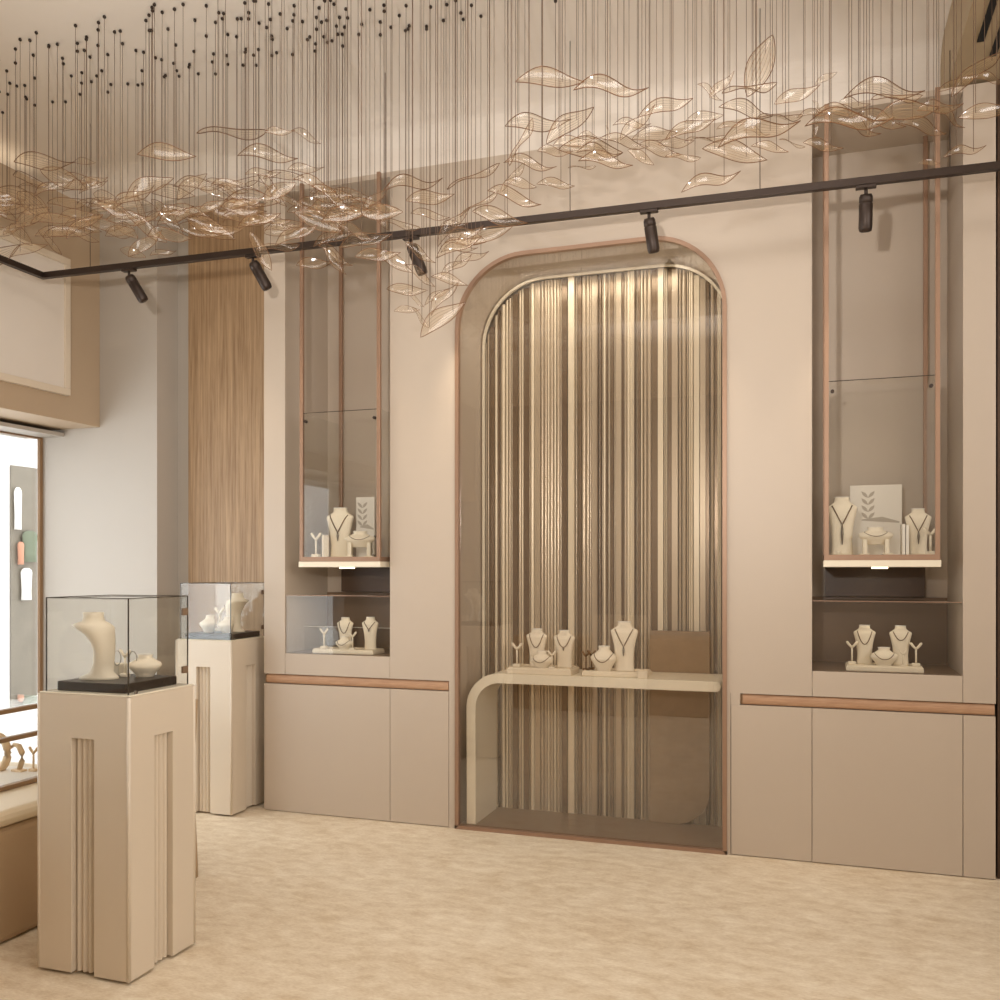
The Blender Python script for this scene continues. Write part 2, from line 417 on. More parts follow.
# ------------------------------------------------------------------ arch alcove
tr = MB()
inn = arch(A0 + 0.022, A1 - 0.022, ARC_H - 0.022, ARC_R - 0.022)
inn = [(x, max(z, 0.02)) for x, z in inn]
tr.prism(ap + list(reversed(inn)), D - 0.012, D + 0.02)
tr.box(A0, A1, D - 0.012, D + 0.02, 0, 0.02)
arch_e = empty('arch_screen', ((A0 + A1) / 2, D, 0), 'tall round-topped glass screen in a thin copper frame closing the fluted alcove', 'glass screen')
tr.build('frame', M['copper'], arch_e, (-(A0 + A1) / 2, -D, 0))
gp = arch(A0 + 0.021, A1 - 0.021, ARC_H - 0.021, ARC_R - 0.021)
gp = [(x, max(z, 0.019)) for x, z in gp]
MB().prism(gp, D + 0.006, D + 0.014).build('glass_pane', M['vglass'], arch_e, (-(A0 + A1) / 2, -D, 0))
# fluted back panel: strips of unequal width
fl = MB(); x = A0 + 0.004; xe = A1 - 0.034; rr = random.Random(21)
IZ = ARC_H - 0.005
def ztop(x):
    d = 0
    if x < A0 + ARC_R: d = A0 + ARC_R - x
    if x > A1 - ARC_R: d = x - (A1 - ARC_R)
    return IZ - ARC_R + math.sqrt(max(0, ARC_R ** 2 - d ** 2)) if d > 0 else IZ
M['flA'] = mat('champagne_flute', (236, 221, 194), 0.28, metal=0.1)
M['flB'] = mat('taupe_flute', (196, 178, 153), 0.28, metal=0.25)
M['flC'] = mat('bronze_flute', (134, 113, 90), 0.22, metal=0.35)
while x < xe - 0.012:
    w = rr.choice([0.009, 0.012, 0.014, 0.018, 0.022, 0.026, 0.036])
    w = min(w, xe - x); k = rr.random()
    mi = 0 if k < 0.30 else (1 if k < 0.82 else 2)
    dep = rr.choice([0.012, 0.022, 0.034, 0.05]) if mi == 0 else rr.choice([0.004, 0.012, 0.022])
    zt = min(ztop(x), ztop(x + w)) - 0.01
    gp_ = rr.choice([.0006, .0008, .002]); xa, xb = x + gp_, x + w - gp_
    if w <= 0.03 and mi < 2:            # half-round reed
        ps = [(xa, 5.46)] + [((xa + xb) / 2 - (xb - xa) / 2 * math.cos(a), 5.46 - dep * 0.3 - (xb - xa) / 2 * math.sin(a)) for a in [i * PI / 8 for i in range(9)]] + [(xb, 5.46)]
    else:
        ps = [(xa, 5.46), (xa, 5.46 - dep), (xb, 5.46 - dep), (xb, 5.46)]
    fl.prism(ps, 0.0, zt, axis='z', mi=mi)
    x += w
fl.prism([(xe + .002, 5.46), (xe + .002, 5.435), (xe + .029, 5.435), (xe + .029, 5.46)], 0.0, ztop(xe + .03) - .01, axis='z', mi=0)
o = fl.build('fluted_panel', [M['flA'], M['flB'], M['flC']]); tag(o, 'vertically fluted beige and bronze back panel inside the arch', 'wall panel')
# pale light profile following the back of the arch
pa = arch(A0 + 0.012, A1 - 0.012, ARC_H - 0.012, ARC_R - 0.012)
pb = arch(A0 + 0.026, A1 - 0.026, ARC_H - 0.026, ARC_R - 0.026)
o = MB().prism(pa + list(reversed(pb)), 5.375, 5.392).build('light_profile', M['table'])
tag(o, 'thin pale curved profile edging the fluted panel', 'light profile')
o = MB().box(A0 + 0.021, A1 - 0.021, D + 0.021, 5.40, 0.0, 0.022).build('alcove_plinth', M['smoke'])
tag(o, 'low brown plinth on the floor of the glass arch', 'plinth')

sx0, sx1 = X(650, 5.38), X(710, 5.38)
o = MB().prism([(sx0, .0225), (sx0, 1.135), (sx1, 1.135), (sx1, .2)] + [(sx1 - .2 + .2 * math.cos(a), .2225 - .2 * math.sin(a)) for a in [i * PI / 20 for i in range(1, 11)]], 5.366, 5.398, bev=.004).build('stone_slab', M['stone'])
tag(o, 'brown textured slab with a rounded lower corner behind the console table right end', 'slab')
# waterfall console table in the alcove
TH, TT = 0.897, 0.055
tx0, tx1, rad = X(466.5, 4.985), X(721, 4.985), 0.20
path_o = [(tx0, 0.022)] + [(tx0 + rad - rad * math.cos(a), TH - rad + rad * math.sin(a)) for a in [i * PI / 2 / 12 for i in range(13)]]
end = [(tx1 - TT / 2 + TT / 2 * math.cos(a), TH - TT / 2 + TT / 2 * math.sin(a)) for a in [PI / 2 - i * PI / 8 for i in range(9)]]
ri = rad - TT
path_i = [(tx0 + rad - ri * math.cos(a), TH - rad + ri * math.sin(a)) for a in [PI / 2 - i * PI / 2 / 12 for i in range(13)]] + [(tx0 + TT, 0.022)]
o = MB().prism(path_o + end + path_i, 4.985, 5.36, bev=0.004).build('console_table', M['table'])
tag(o, 'ivory waterfall console table with one rounded leg inside the arch', 'table')

# ------------------------------------------------------------------ jewellery display pieces
def sec_at(secs, z):
    for a, b in zip(secs, secs[1:]):
        if a[2] <= z <= b[2]:
            t = (z - a[2]) / max(1e-9, b[2] - a[2]); return tuple(a[i] + (b[i] - a[i]) * t for i in range(5))
    return secs[-1] if z > secs[-1][2] else secs[0]
def tall_secs(h, w):
    return [(0, 0.00, 0, .36 * w, .17 * w), (0, 0.0, .04 * h, .35 * w, .16 * w), (0, 0, .25 * h, .33 * w, .15 * w), (0, -.02 * w, .5 * h, .37 * w, .16 * w),
            (0, -.03 * w, .68 * h, .44 * w, .17 * w), (0, -.03 * w, .78 * h, .49 * w, .16 * w), (0, -.025 * w, .825 * h, .5 * w, .14 * w), (0, -.01 * w, .85 * h, .46 * w, .125 * w),
            (0, .0, .88 * h, .36 * w, .13 * w), (0, .01 * w, .93 * h, .255 * w, .14 * w), (0, 0, 1.0 * h, .235 * w, .15 * w)]
def low_secs(h, w):
    return [(0, 0, 0, .26 * w, .2 * w), (0, 0, .06 * h, .27 * w, .2 * w), (0, -.02 * w, .22 * h, .34 * w, .24 * w), (0, -.06 * w, .42 * h, .46 * w, .30 * w), (0, -.06 * w, .55 * h, .5 * w, .30 * w),
            (0, -.02 * w, .66 * h, .45 * w, .25 * w), (0, .03 * w, .76 * h, .3 * w, .2 * w), (0, .05 * w, .88 * h, .2 * w, .16 * w), (0, .05 * w, 1.0 * h, .22 * w, .17 * w)]
def drape(secs, xw, zs, zc, n=17, off=0.003, shape='V'):
    pts = []
    for i in range(n):
        t = -1 + 2 * i / (n - 1)
        f = abs(t) if shape == 'V' else t * t
        z = zc + (zs - zc) * f
        cx, cy, _, rx, ry = sec_at(secs, z)
        x = max(-rx * .98, min(rx * .98, t * xw))
        pts.append((cx + x, cy - (ry + off) * math.sqrt(max(0.02, 1 - (x / (rx * 1.02)) ** 2)) , z))
    return pts
def necklace(loc, rz, secs, xw, zs, zc, label, shape='V', pend=0.0, r=0.0022, group=None):
    e = empty('necklace', loc, label, 'necklace', group or 'necklaces on display busts', rz)
    pts = drape(secs, xw, zs, zc, shape=shape)
    MB().tube(pts, r, 6).build('chain', M['gold'], e)
    if pend:
        cx, cy, _, rx, ry = sec_at(secs, zc - pend / 2)
        p = [(0, cy - ry - .005, zc), (0, cy - ry - .005, zc - pend * .4), (0, cy - ry - .005, zc - pend)]
        MB().tube(p, [r * 1.2, r * 2.4, r * .8], 8).build('pendant', M['silver'], e)
def tall_bust(x, y, z, h, label, w=None, rz=0.0, neck=None, pend=0.02, shape='V', drop=.5, cap=True):
    w = w or h * .62
    s = tall_secs(h, w)
    e = empty('necklace_bust', (x, y, z), label, 'display bust', 'necklace busts', rz)
    MB().loft(s, 24, power=2.3).build('torso', M['bust'], e)
    if cap:
        MB().loft([(0, 0, 1.0 * h, .255 * w, .155 * w), (0, 0, 1.015 * h, .255 * w, .155 * w)], 24).build('neck_cap', M['paper'], e)
    if neck: necklace((x, y, z), rz, s, .33 * w, .86 * h, drop * h, neck, shape, pend, max(.0016, h * .011))
    return e
def low_bust(x, y, z, h, label, w=None, rz=0.0, neck=None):
    w = w or h * 1.5
    s = low_secs(h, w)
    e = empty('low_bust', (x, y, z), label, 'display bust', 'low necklace busts', rz)
    MB().loft(s, 24, power=2.3).build('collar', M['bust'], e)
    MB().loft([(0, .05 * w, 1.0 * h, .225 * w, .175 * w), (0, .05 * w, 1.02 * h, .225 * w, .175 * w)], 24).build('neck_cap', M['paper'], e)
    if neck: necklace((x, y, z), rz, s, .36 * w, .72 * h, .38 * h, neck, 'U', 0, max(.0016, h * .02))
    return e
def legged_bust(x, y, z, h, label, rz=0.0, neck=None):
    w = h * 1.15; lz = h * .42
    e = empty('legged_bust', (x, y, z), label, 'display bust', 'busts on two legs', rz)
    s = [(a, b, lz * .85 + c * .58 * h / h * 1.0, d, f) for a, b, c, d, f in low_secs(h, w)]
    s = [(a, b, min(c, 1.2 * h), d, f) for a, b, c, d, f in s]
    MB().loft(s, 24, power=2.4).build('collar', M['bust'], e)
    top = s[-1]
    MB().loft([(0, top[1], top[2], .225 * w, .175 * w), (0, top[1], top[2] + .015 * h, .225 * w, .175 * w)], 24).build('neck_cap', M['paper'], e)
    for sg in (-1, 1):
        MB().box(sg * .30 * w - .06 * w, sg * .30 * w + .06 * w, -.05, .02, .03 * h, lz * 1.25, 0.004).build('leg', M['bust'], e)
        MB().box(sg * .33 * w - .13 * w, sg * .33 * w + .13 * w, -.07, .04, 0, .05 * h, 0.003).build('foot', M['bust'], e)
    if neck: necklace((x, y, z), rz, s, .36 * w, s[6][2], s[3][2] + .02 * h, neck, 'U', 0, max(.0016, h * .012))
    return e
def y_stand(x, y, z, h, label, rz=0.0, hoops=False, metal=None):
    e = empty('earring_stand', (x, y, z), label, 'earring stand', 'Y shaped earring stands', rz)
    m = metal or M['bust']
    MB().box(-.16 * h, .16 * h, -.12 * h, .12 * h, 0, .13 * h, .003).build('base', m, e)
    MB().tube([(0, 0, .12 * h), (0, 0, .76 * h)], .04 * h, 10).build('stem', m, e)
    for sg in (-1, 1):
        MB().tube([(0, 0, .74 * h), (sg * .10 * h, 0, .84 * h), (sg * .2 * h, 0, .97 * h), (sg * .23 * h, 0, 1.0 * h)], [.05 * h, .055 * h, .06 * h, .03 * h], 10).build('arm', m, e)
    if hoops:
        for k, sg in enumerate((-1, 1)):
            o = MB().tube([(x + sg * .36 * h + .17 * h * math.cos(a), y, z + .68 * h + .27 * h * math.sin(a)) for a in [i * PI / 12 for i in range(24)]], .0016, 6, closed=True).build('hoop_earring', M['silver'])
            tag(o, 'thin hoop earring on the %s arm of the stand on the near pedestal' % ('left' if sg < 0 else 'right'), 'earring', 'hoop earrings')
    return e
def tray(x0, x1, y0, y1, z, h, label, m='tray', lip=True):
    e = empty('display_tray', ((x0 + x1) / 2, (y0 + y1) / 2, z), label, 'tray', 'display trays')
    a, b = (x1 - x0) / 2, (y1 - y0) / 2
    MB().box(-a, a, -b, b, 0, h, .004).build('slab', M[m], e)
    if lip:
        q = MB()
        q.box(-a + .006, a - .006, -b + .006, -b + .012, h - .001, h + .006); q.box(-a + .006, a - .006, b - .012, b - .006, h - .001, h + .006)
        q.box(-a + .006, -a + .012, -b + .012, b - .012, h - .001, h + .006); q.box(a - .012, a - .006, -b + .012, b - .012, h - .001, h + .006)
        q.build('lip', M[m], e)
    return z + h

# ---- things on the console table in the alcove
T0 = TH
ty = 5.07
zt1 = tray(X(507, 5.0), X(571, 5.0), 5.0, 5.20, T0, .032, 'left ivory display tray on the console table inside the arch')
sp = S(550, 5.1)
tall_bust(X(537, 5.12), 5.12, zt1, 38 * sp, 'left of two small ivory busts on the left console tray', w=22 * sp, neck='dark collar necklace on the left small bust on the console table', shape='U', pend=.0, drop=.52)
tall_bust(X(564.5, 5.12), 5.12, zt1, 37 * sp, 'right of two small ivory busts on the left console tray', w=22 * sp, neck='dark collar necklace on the right small bust on the console table', shape='U', pend=.02, drop=.56)
low_bust(X(542, 5.04), 5.04, zt1, 17 * sp, 'low ivory collar bust at the front of the left console tray', w=24 * sp, neck='fine necklace on the low bust of the left console tray')
y_stand(X(552, 5.03), 5.03, zt1, 18 * sp, 'small Y earring stand beside the low bust on the left console tray')
y_stand(X(517, 5.08), 5.08, zt1, 24 * sp, 'Y earring stand at the far left end of the left console tray')
zt2 = tray(X(582, 5.03), X(646, 5.03), 5.03, 5.22, T0, .024, 'right ivory display tray on the console table inside the arch')
y_stand(X(586, 5.09), 5.09, zt2, 19 * sp, 'dark Y earring stand at the left edge of the right console tray', metal=M['gold'])
y_stand(X(591.5, 5.14), 5.14, zt2, 19 * sp, 'second dark Y earring stand, just right of the first on the right console tray', metal=M['gold'])
low_bust(X(604, 5.10), 5.10, zt2, 24 * sp, 'low rounded ivory bust on the right console tray', w=26 * sp, neck='fine chain necklace on the low bust of the right console tray')
tall_bust(X(624.5, 5.12), 5.12, zt2, 48 * sp, 'tallest ivory bust on the console table, on the right tray', w=27 * sp, neck='dark necklace with drop pendant on the tallest console bust', drop=.5, pend=.05)
o = MB().box(X(638, 5.01), X(648, 5.01), 4.995, 5.028, T0, T0 + .04, .003).build('ring_block', M['tray']); tag(o, 'small ivory block at the right end of the right console tray', 'display block')

# ---- hanging showcases in the niches
CZ0, CZ1, CZB = 1.505, 1.566, 2.435
def hanging_case(pl, pr, label, plates, plate_lab):
    y0, y1 = 4.91, 5.40
    x0, x1 = X(pl, y0), X(pr, y0)
    e = empty('hanging_showcase', ((x0 + x1) / 2, (y0 + y1) / 2, CZ0), label, 'showcase', 'hanging glass showcases')
    a, b = (x1 - x0) / 2, (y1 - y0) / 2
    t = .011
    for sx in (-1, 1):
        for sy in (-1, 1):
            MB().box(sx * a - t, sx * a + t, sy * b - t, sy * b + t, .06, ZT - CZ0 - .012, .0015).build('post', M['copper'], e)
    MB().box(-a - .015, a + .015, -b - .015, b + .015, 0, .033, .002).build('base_slab', M['table'], e)
    q = MB(); q.box(-a + t, a - t, -b - t, -b + t, .034, .061); q.box(-a + t, a - t, b - t, b + t, .034, .061)
    q.box(-a - t, -a + t, -b - t, b + t, .034, .061); q.box(a - t, a + t, -b - t, b + t, .034, .061)
    q.build('bottom_frame', M['copper'], e)
    MB().box(-a + t, a - t, -b + t, b - t, .034, .060).build('display_floor', M['tray'], e)
    g0, g1 = .062, CZB - CZ0
    for (nm, bx) in (('glass_pane', (-a + t, a - t, -b - .003, -b + .003)), ('glass_pane', (-a - .003, -a + .003, -b + t, b - t)), ('glass_pane', (a - .003, a + .003, -b + t, b - t))):
        p = MB().box(*bx, g0, g1).build(nm, M['glass'], e)
        MB().box(*bx, g1, g1 + .003).build('pane_edge', M['edge' if bx[3] < 0 else 'glass'], p)
    for sx in (-1, 1):
        MB().tube([(sx * (a - .028), -b - .012, g1 - .05), (sx * (a - .028), -b + .006, g1 - .05)], .009, 12).build('glass_clip', M['bronze'], e)
    MB().box(-.036, .036, -b + .06, -b + .12, -.008, .0).build('downlight', M['led'], e)
    MB().box(-a, a, b + .005, b + .06, 1.345 - CZ0, -.002).build('support_board', M['brownboard'], e)
    l = bpy.data.lights.new('case_light', 'AREA'); l.energy = .25; l.size = .08; l.color = (1, .85, .65)
    lo = bpy.data.objects.new('case_light', l); C.objects.link(lo); lo.location = ((x0 + x1) / 2, y0 + .13, CZ0 - .02)
    return x0, x1, y0, y1
hanging_case(302, 379, 'hanging glass showcase on copper posts in the left niche', 0, 0)
hanging_case(826.5, 937.5, 'hanging glass showcase on copper posts in the right niche', 0, 0)
# pictures leaning in the cases
def picture(px0, px1, Y, ztop, label):
    x0, x1 = X(px0, Y), X(px1, Y)
    e = empty('picture_card', ((x0 + x1) / 2, Y, CZ1), label, 'picture', 'leaf pictures in the hanging cases')
    a = (x1 - x0) / 2; h = ztop - CZ1
    MB().box(-a, a, 0, .012, 0, h, .002).build('card', M['paper'], e)
    def leafpoly(cx, cz, L, ang, w):
        P = []
        for i in range(9): 
            u = i / 8; P.append((u * L, w * math.sin(PI * u)))
        for i in range(7, 0, -1):
            u = i / 8; P.append((u * L, -w * math.sin(PI * u)))
        ca, sa = math.cos(ang), math.sin(ang)
        return [(cx + x * ca - z * sa, cz + x * sa + z * ca) for x, z in P]
    q = MB()
    for k in range(4):
        for sg in (-1, 1):
            q.prism(leafpoly(-.3 * a, h * (.52 + .1 * k), h * .13, PI / 2 + sg * .75, h * .022), -.0015, 0.0)
    q.build('leaf_print', M['print'], e)
    MB().prism([(-.55 * a, h * .50), (.9 * a, h * .46), (.9 * a, h * .48), (.25 * a, h * .55), (-.55 * a, h * .515)], -.0012, 0.0).build('shadow_print', M['print'], e)
picture(356, 374.5, 5.30, Z(365, 497, 5.30), 'white picture card with a leaf print in the left hanging showcase')
picture(850, 902, 5.30, Z(876, 485, 5.30), 'white picture card with a leaf print in the right hanging showcase')
s1 = S(340, 5.06)
y_stand(X(316, 5.0), 5.0, CZ1, 24 * s1, 'ivory Y earring stand at the left of the left hanging showcase')
tall_bust(X(340.5, 5.08), 5.08, CZ1, 49 * s1, 'tall ivory bust in the left hanging showcase', w=30 * s1, neck='dark V necklace on the tall bust in the left hanging showcase', drop=.5, pend=.05)
legged_bust(X(360, 5.02), 5.02, CZ1, 27 * s1, 'ivory two-legged bust turned right in the left hanging showcase', rz=.35, neck='chain necklace on the two-legged bust in the left hanging showcase')
y_stand(X(371.5, 5.12), 5.12, CZ1, 22 * s1, 'small grey Y earring stand right of the two-legged bust on the left', metal=M['silver'])
o = MB().box(X(325, 5.02) - .006, X(325, 5.02) + .006, 4.99, 5.06, CZ1, CZ1 + 22 * s1, .003).build('ivory_card_stand', M['bust']); tag(o, 'narrow upright ivory slat left of the tall bust, left hanging showcase', 'display slat')
s2 = S(880, 5.06)
tall_bust(X(842, 5.05), 5.05, CZ1, 58 * s2, 'tall ivory bust at the left of the right hanging showcase', w=29 * s2, neck='dark long V necklace with tassel in the right hanging showcase', drop=.52, pend=.1)
legged_bust(X(875.5, 5.0), 5.0, CZ1, 29 * s2, 'wide ivory bust on two legs amid the right hanging showcase', neck='beaded necklace on the two-legged bust in the right hanging showcase')
tall_bust(X(918, 5.05), 5.05, CZ1, 45 * s2, 'shorter ivory bust at the right of the right hanging showcase', w=24 * s2, neck='dark V necklace with small tassel on the shorter right-hand bust', drop=.5, pend=.06)
y_stand(X(930.5, 4.97), 4.97, CZ1, 26 * s2, 'small Y ring stand at the right end of the right hanging showcase')
for k, pxx in enumerate((902.8, 906.6)):
    o = MB().box(X(pxx, 5.03) - .007, X(pxx, 5.03) + .007, 4.98, 5.09, CZ1, CZ1 + (30 - k) * s2, .002).build('ivory_card_stand', M['paper'])
    tag(o, ('left' if k == 0 else 'right') + ' of two upright white slats beside the shorter bust on the right', 'display slat', 'upright white slats')
o = MB().tube([(X(838, 4.96), 4.96, CZ1), (X(838, 4.96), 4.96, CZ1 + .02)], .012, 14).build('ring_cone', M['bust']); tag(o, 'tiny ivory ring cone before the tall bust, right hanging showcase', 'ring holder')

# ---- low glazed niches on the ledges
def niche_case(a, b, label, part_y=None):
    e = empty('ledge_showcase', ((a + b) / 2, D, SILL), label, 'showcase', 'low glass showcases on the niche ledges')
    w = (b - a) / 2 - .004; h = 1.331 - SILL
    p = MB().box(-w, w, .006, .012, .001, h).build('glass_pane', M['glass'], e)
    MB().box(-w, w, .006, .012, h, h + .004).build('pane_edge', M['copper'], p)
    MB().box(-w, w, .012, .49, h - .006, h).build('glass_lid', M['glass'], e)
    MB().box(-w, w, .016, .515, .0005, .003).build('display_floor', M['smoke'], e)
    if part_y:
        p = MB().box(-w, w, .225, .230, .003, .152).build('glass_divider', M['glass'], e)
        MB().box(-w, w, .2255, .2295, .152, .155).build('divider_edge', M['brightedge'], p)
niche_case(NL0, NL1, 'low glass showcase on the left niche ledge', True)
niche_case(NR0, NR1, 'low glass showcase on the right niche ledge')
L0 = SILL + .003
sl = S(345, 5.08)
zt = tray(X(312, 4.99), X(373, 4.99), 4.99, 5.15, L0, .022, 'ivory display tray in the low glass case of the left niche')
y_stand(X(324, 5.08), 5.08, zt, 20 * sl, 'ivory Y earring stand at the left of the left ledge tray')
tall_bust(X(345.5, 5.12), 5.12, zt, 31 * sl, 'ivory bust at the middle of the left ledge tray', w=18 * sl, neck='black collar necklace on the middle bust of the left ledge tray', shape='U', drop=.5, pend=0)
low_bust(X(344.5, 5.04), 5.04, zt, 13 * sl, 'low ivory collar bust at the front of the left ledge tray', w=18 * sl, neck='dark necklace on the low bust of the left ledge tray')
y_stand(X(352.5, 5.025), 5.025, zt, 18 * sl, 'ivory Y earring stand right of the low bust on the left ledge tray')
tall_bust(X(370.5, 5.10), 5.10, zt, 32 * sl, 'ivory bust at the right end of the left ledge tray', w=18 * sl, neck='small dark necklace on the right-hand bust of the left ledge tray', drop=.62, pend=.012)
sr = S(885, 5.08)
zt = tray(X(846, 4.99), X(924, 4.99), 4.99, 5.15, L0, .026, 'ivory display tray in the low glass case of the right niche')
y_stand(X(852, 5.08), 5.08, zt, 23 * sr, 'ivory Y earring stand at the left of the right ledge tray')
tall_bust(X(864.5, 5.11), 5.11, zt, 39 * sr, 'ivory bust at the left of the right ledge tray', w=21 * sr, neck='bead collar necklace on the left bust of the right ledge tray', shape='U', drop=.52, pend=0)
low_bust(X(884, 5.05), 5.05, zt, 18 * sr, 'low ivory collar bust at the middle of the right ledge tray', w=26 * sr, neck='dark necklace on the low bust of the right ledge tray')
tall_bust(X(900.5, 5.11), 5.11, zt, 39 * sr, 'ivory bust at the right of the right ledge tray', w=21 * sr, neck='short dark choker on the right bust of the right ledge tray', shape='U', drop=.64, pend=.0)
y_stand(X(903, 5.03), 5.03, zt, 16 * sr, 'short Y earring stand in front of the right bust, right ledge tray')
y_stand(X(916, 5.08), 5.08, zt, 23 * sr, 'ivory Y earring stand at the right end of the right ledge tray')

# ------------------------------------------------------------------ pedestals
def pedestal(x0, x1, y0, y1, h, gh, label):
    e = empty('display_pedestal', ((x0 + x1) / 2, (y0 + y1) / 2, 0), label, 'pedestal', 'cream jewellery pedestals')
    a, b = (x1 - x0) / 2, (y1 - y0) / 2
    gw, gd, gt = .052, .034, h - .165
    # plan outline with an open groove on every face
    def plan(ax, by, inset=0.0, groove=True):
        P = []
        def side(p0, p1, nrm):
            p0, p1, n = Vector(p0), Vector(p1), Vector(nrm); d = (p1 - p0).normalized(); m = (p0 + p1) / 2
            P.append(tuple(p0))
            if groove:
                P.append(tuple(m - d * gw)); P.append(tuple(m - d * gw - n * gd))
                for k in range(4):
                    s = -gw + (2 * gw) * (k + .5) / 4; q = gw / 4
                    for t in (-.8, -.4, 0, .4, .8):
                        P.append(tuple(m + d * (s + t * q) - n * (gd - .016 * math.cos(t * PI / 2))))
                P.append(tuple(m + d * gw - n * gd)); P.append(tuple(m + d * gw))
        side((-ax, -by), (ax, -by), (0, -1)); side((ax, -by), (ax, by), (1, 0)); side((ax, by), (-ax, by), (0, 1)); side((-ax, by), (-ax, -by), (-1, 0))
        return P
    c = .008
    MB().prism(plan(a, b), .012, gt, axis='z').build('fluted_body', M['cream'], e)
    MB().box(-a, a, -b, b, gt, h - .006, 0).build('upper_body', M['cream'], e)
    q = MB()
    for sx in (-1, 1):
        for sy in (-1, 1):
            q.tube([(sx * (a - .004), sy * (b - .004), .012), (sx * (a - .004), sy * (b - .004), h - .006)], .0075, 10)
    q.build('corner_bead', M['cream'], e)
    MB().box(-a + .05, a - .05, -b + .05, b - .05, 0, .013).build('foot', M['ledge'], e)
    MB().box(-a + .003, a - .003, -b + .003, b - .003, h - .006, h, .003).build('top_plate', M['table'], e)
    ga, gb = a - .02, b - .02
    z0 = h; z1 = gh
    for bx in ((-ga, ga, -gb - .003, -gb + .003), (-ga, ga, gb - .003, gb + .003), (-ga - .003, -ga + .003, -gb + .003, gb - .003), (ga - .003, ga + .003, -gb + .003, gb - .003)):
        p = MB().box(*bx, z0, z1).build('glass_pane', M['glass'], e)
        MB().box(*bx, z1, z1 + .003).build('pane_edge', M['edge'], p)
    MB().box(-ga, ga, -gb, gb, z1 - .004, z1 - .001).build('glass_lid', M['glass'], e)
    q = MB()
    for sx in (-1, 1):
        for sy in (-1, 1):
            if (sx, sy) != (-1, 1): q.box(sx * ga - .0019, sx * ga + .0019, sy * gb - .0019, sy * gb + .0019, z0, z1)
    q.build('glass_corner', M['edge'], e)
    for zz in (z0 + .06, z1 - .06):
        MB().box(ga - .004, ga + .006, gb - .035, gb - .002, zz - .014, zz + .014, .002).build('hinge', M['smoke'], e)
    MB().tube([(ga, -gb + .035, z0 + .006), (ga + .008, -gb + .035, z0 + .006)], .006, 10).build('lock', M['silver'], e)
    return ga, gb
def side_bust(x, y, z, h, label, rz, m='bust'):
    e = empty('curved_bust', (x, y, z), label, 'display bust', 'curved side-on busts', rz)
    # faces -x: shoulders lean forward over a concave front
    s = [(0.02 * h, 0, 0, .30 * h, .20 * h), (.02 * h, 0, .035 * h, .29 * h, .19 * h), (.06 * h, 0, .10 * h, .17 * h, .17 * h), (.09 * h, 0, .25 * h, .14 * h, .18 * h), (.10 * h, 0, .42 * h, .14 * h, .20 * h),
         (.08 * h, 0, .56 * h, .155 * h, .23 * h), (.03 * h, 0, .68 * h, .20 * h, .26 * h), (-.04 * h, 0, .77 * h, .27 * h, .27 * h), (-.10 * h, 0, .815 * h, .285 * h, .26 * h),
         (-.09 * h, 0, .84 * h, .24 * h, .22 * h), (-.07 * h, 0, .87 * h, .165 * h, .16 * h), (-.07 * h, 0, .94 * h, .145 * h, .145 * h), (-.07 * h, 0, 1.0 * h, .15 * h, .15 * h)]
    MB().loft(s, 28).build('torso', M[m], e)
    return e
PX0, PY0 = X(38, 2.71), 2.71
PX1 = X(129, 2.71)
pedestal(PX0, PX1, PY0, PY0 + .375, 1.04, 1.388, 'near cream fluted pedestal with a glass case, beside the shop window')
zt = tray(PX0 + .045, PX1 - .055, PY0 + .045, PY0 + .335, 1.040, .035, 'dark brown display tray inside the near pedestal glass case', 'black', lip=False)
sp1 = S(95, 2.9)
side_bust(X(98, 2.86), 2.86, zt, 71 * sp1 * .92, 'tall curved beige bust in the near pedestal case', .25)
y_stand(X(125, 2.95), 2.95, zt, .105, 'Y earring stand with hoop earrings in the near pedestal case', hoops=True)
low_bust(X(145, 2.98), 2.98, zt, .085, 'low round beige bust in the near pedestal case', w=.128, rz=.6)
o = MB().box(X(118, 3.0) - .022, X(118, 3.0) + .022, 2.98, 3.03, zt, zt + .045, .004).build('ring_box', M['bust']); tag(o, 'small beige ring box behind the curved bust, near pedestal', 'ring box')

QX1 = X(231.5, 4.74)
pedestal(QX1 - .40, QX1, 4.74, 5.14, 1.063, 1.405, 'far cream fluted pedestal with a glass case, before the oak panel')
zt = tray(QX1 - .40 + .04, QX1 - .04, 4.775, 5.105, 1.063, .035, 'dark brown display tray inside the far pedestal glass case', 'black', lip=False)
sq = S(225, 4.9)
side_bust(X(236, 4.98), 4.98, zt, 41 * sq * .95, 'tall curved ivory bust in the far pedestal case', PI - .35)
low_bust(X(209, 4.88), 4.88, zt, 17 * sq, 'low ivory bust at the left in the far pedestal case', w=24 * sq, rz=-.7)
low_bust(X(227, 4.88), 4.88, zt, 16 * sq, 'low ivory bust by the curved bust in the far pedestal case', w=24 * sq, rz=-.7)
y_stand(X(219.5, 4.98), 4.98, zt, 24 * sq, 'ivory Y earring stand between the low busts, far pedestal case')

o = MB().box(-3.0, -.95, .05, .55, 0, .78, .01).build('sales_counter', M['counter']); tag(o, 'low brown counter reflected in the arch glass', 'counter')
o = MB().box(-2.08, -1.56, .57, .72, 0, 1.02, .008).build('display_plinth', M['cream']); tag(o, 'cream upright plinth reflected in the arch glass before the counter', 'plinth')

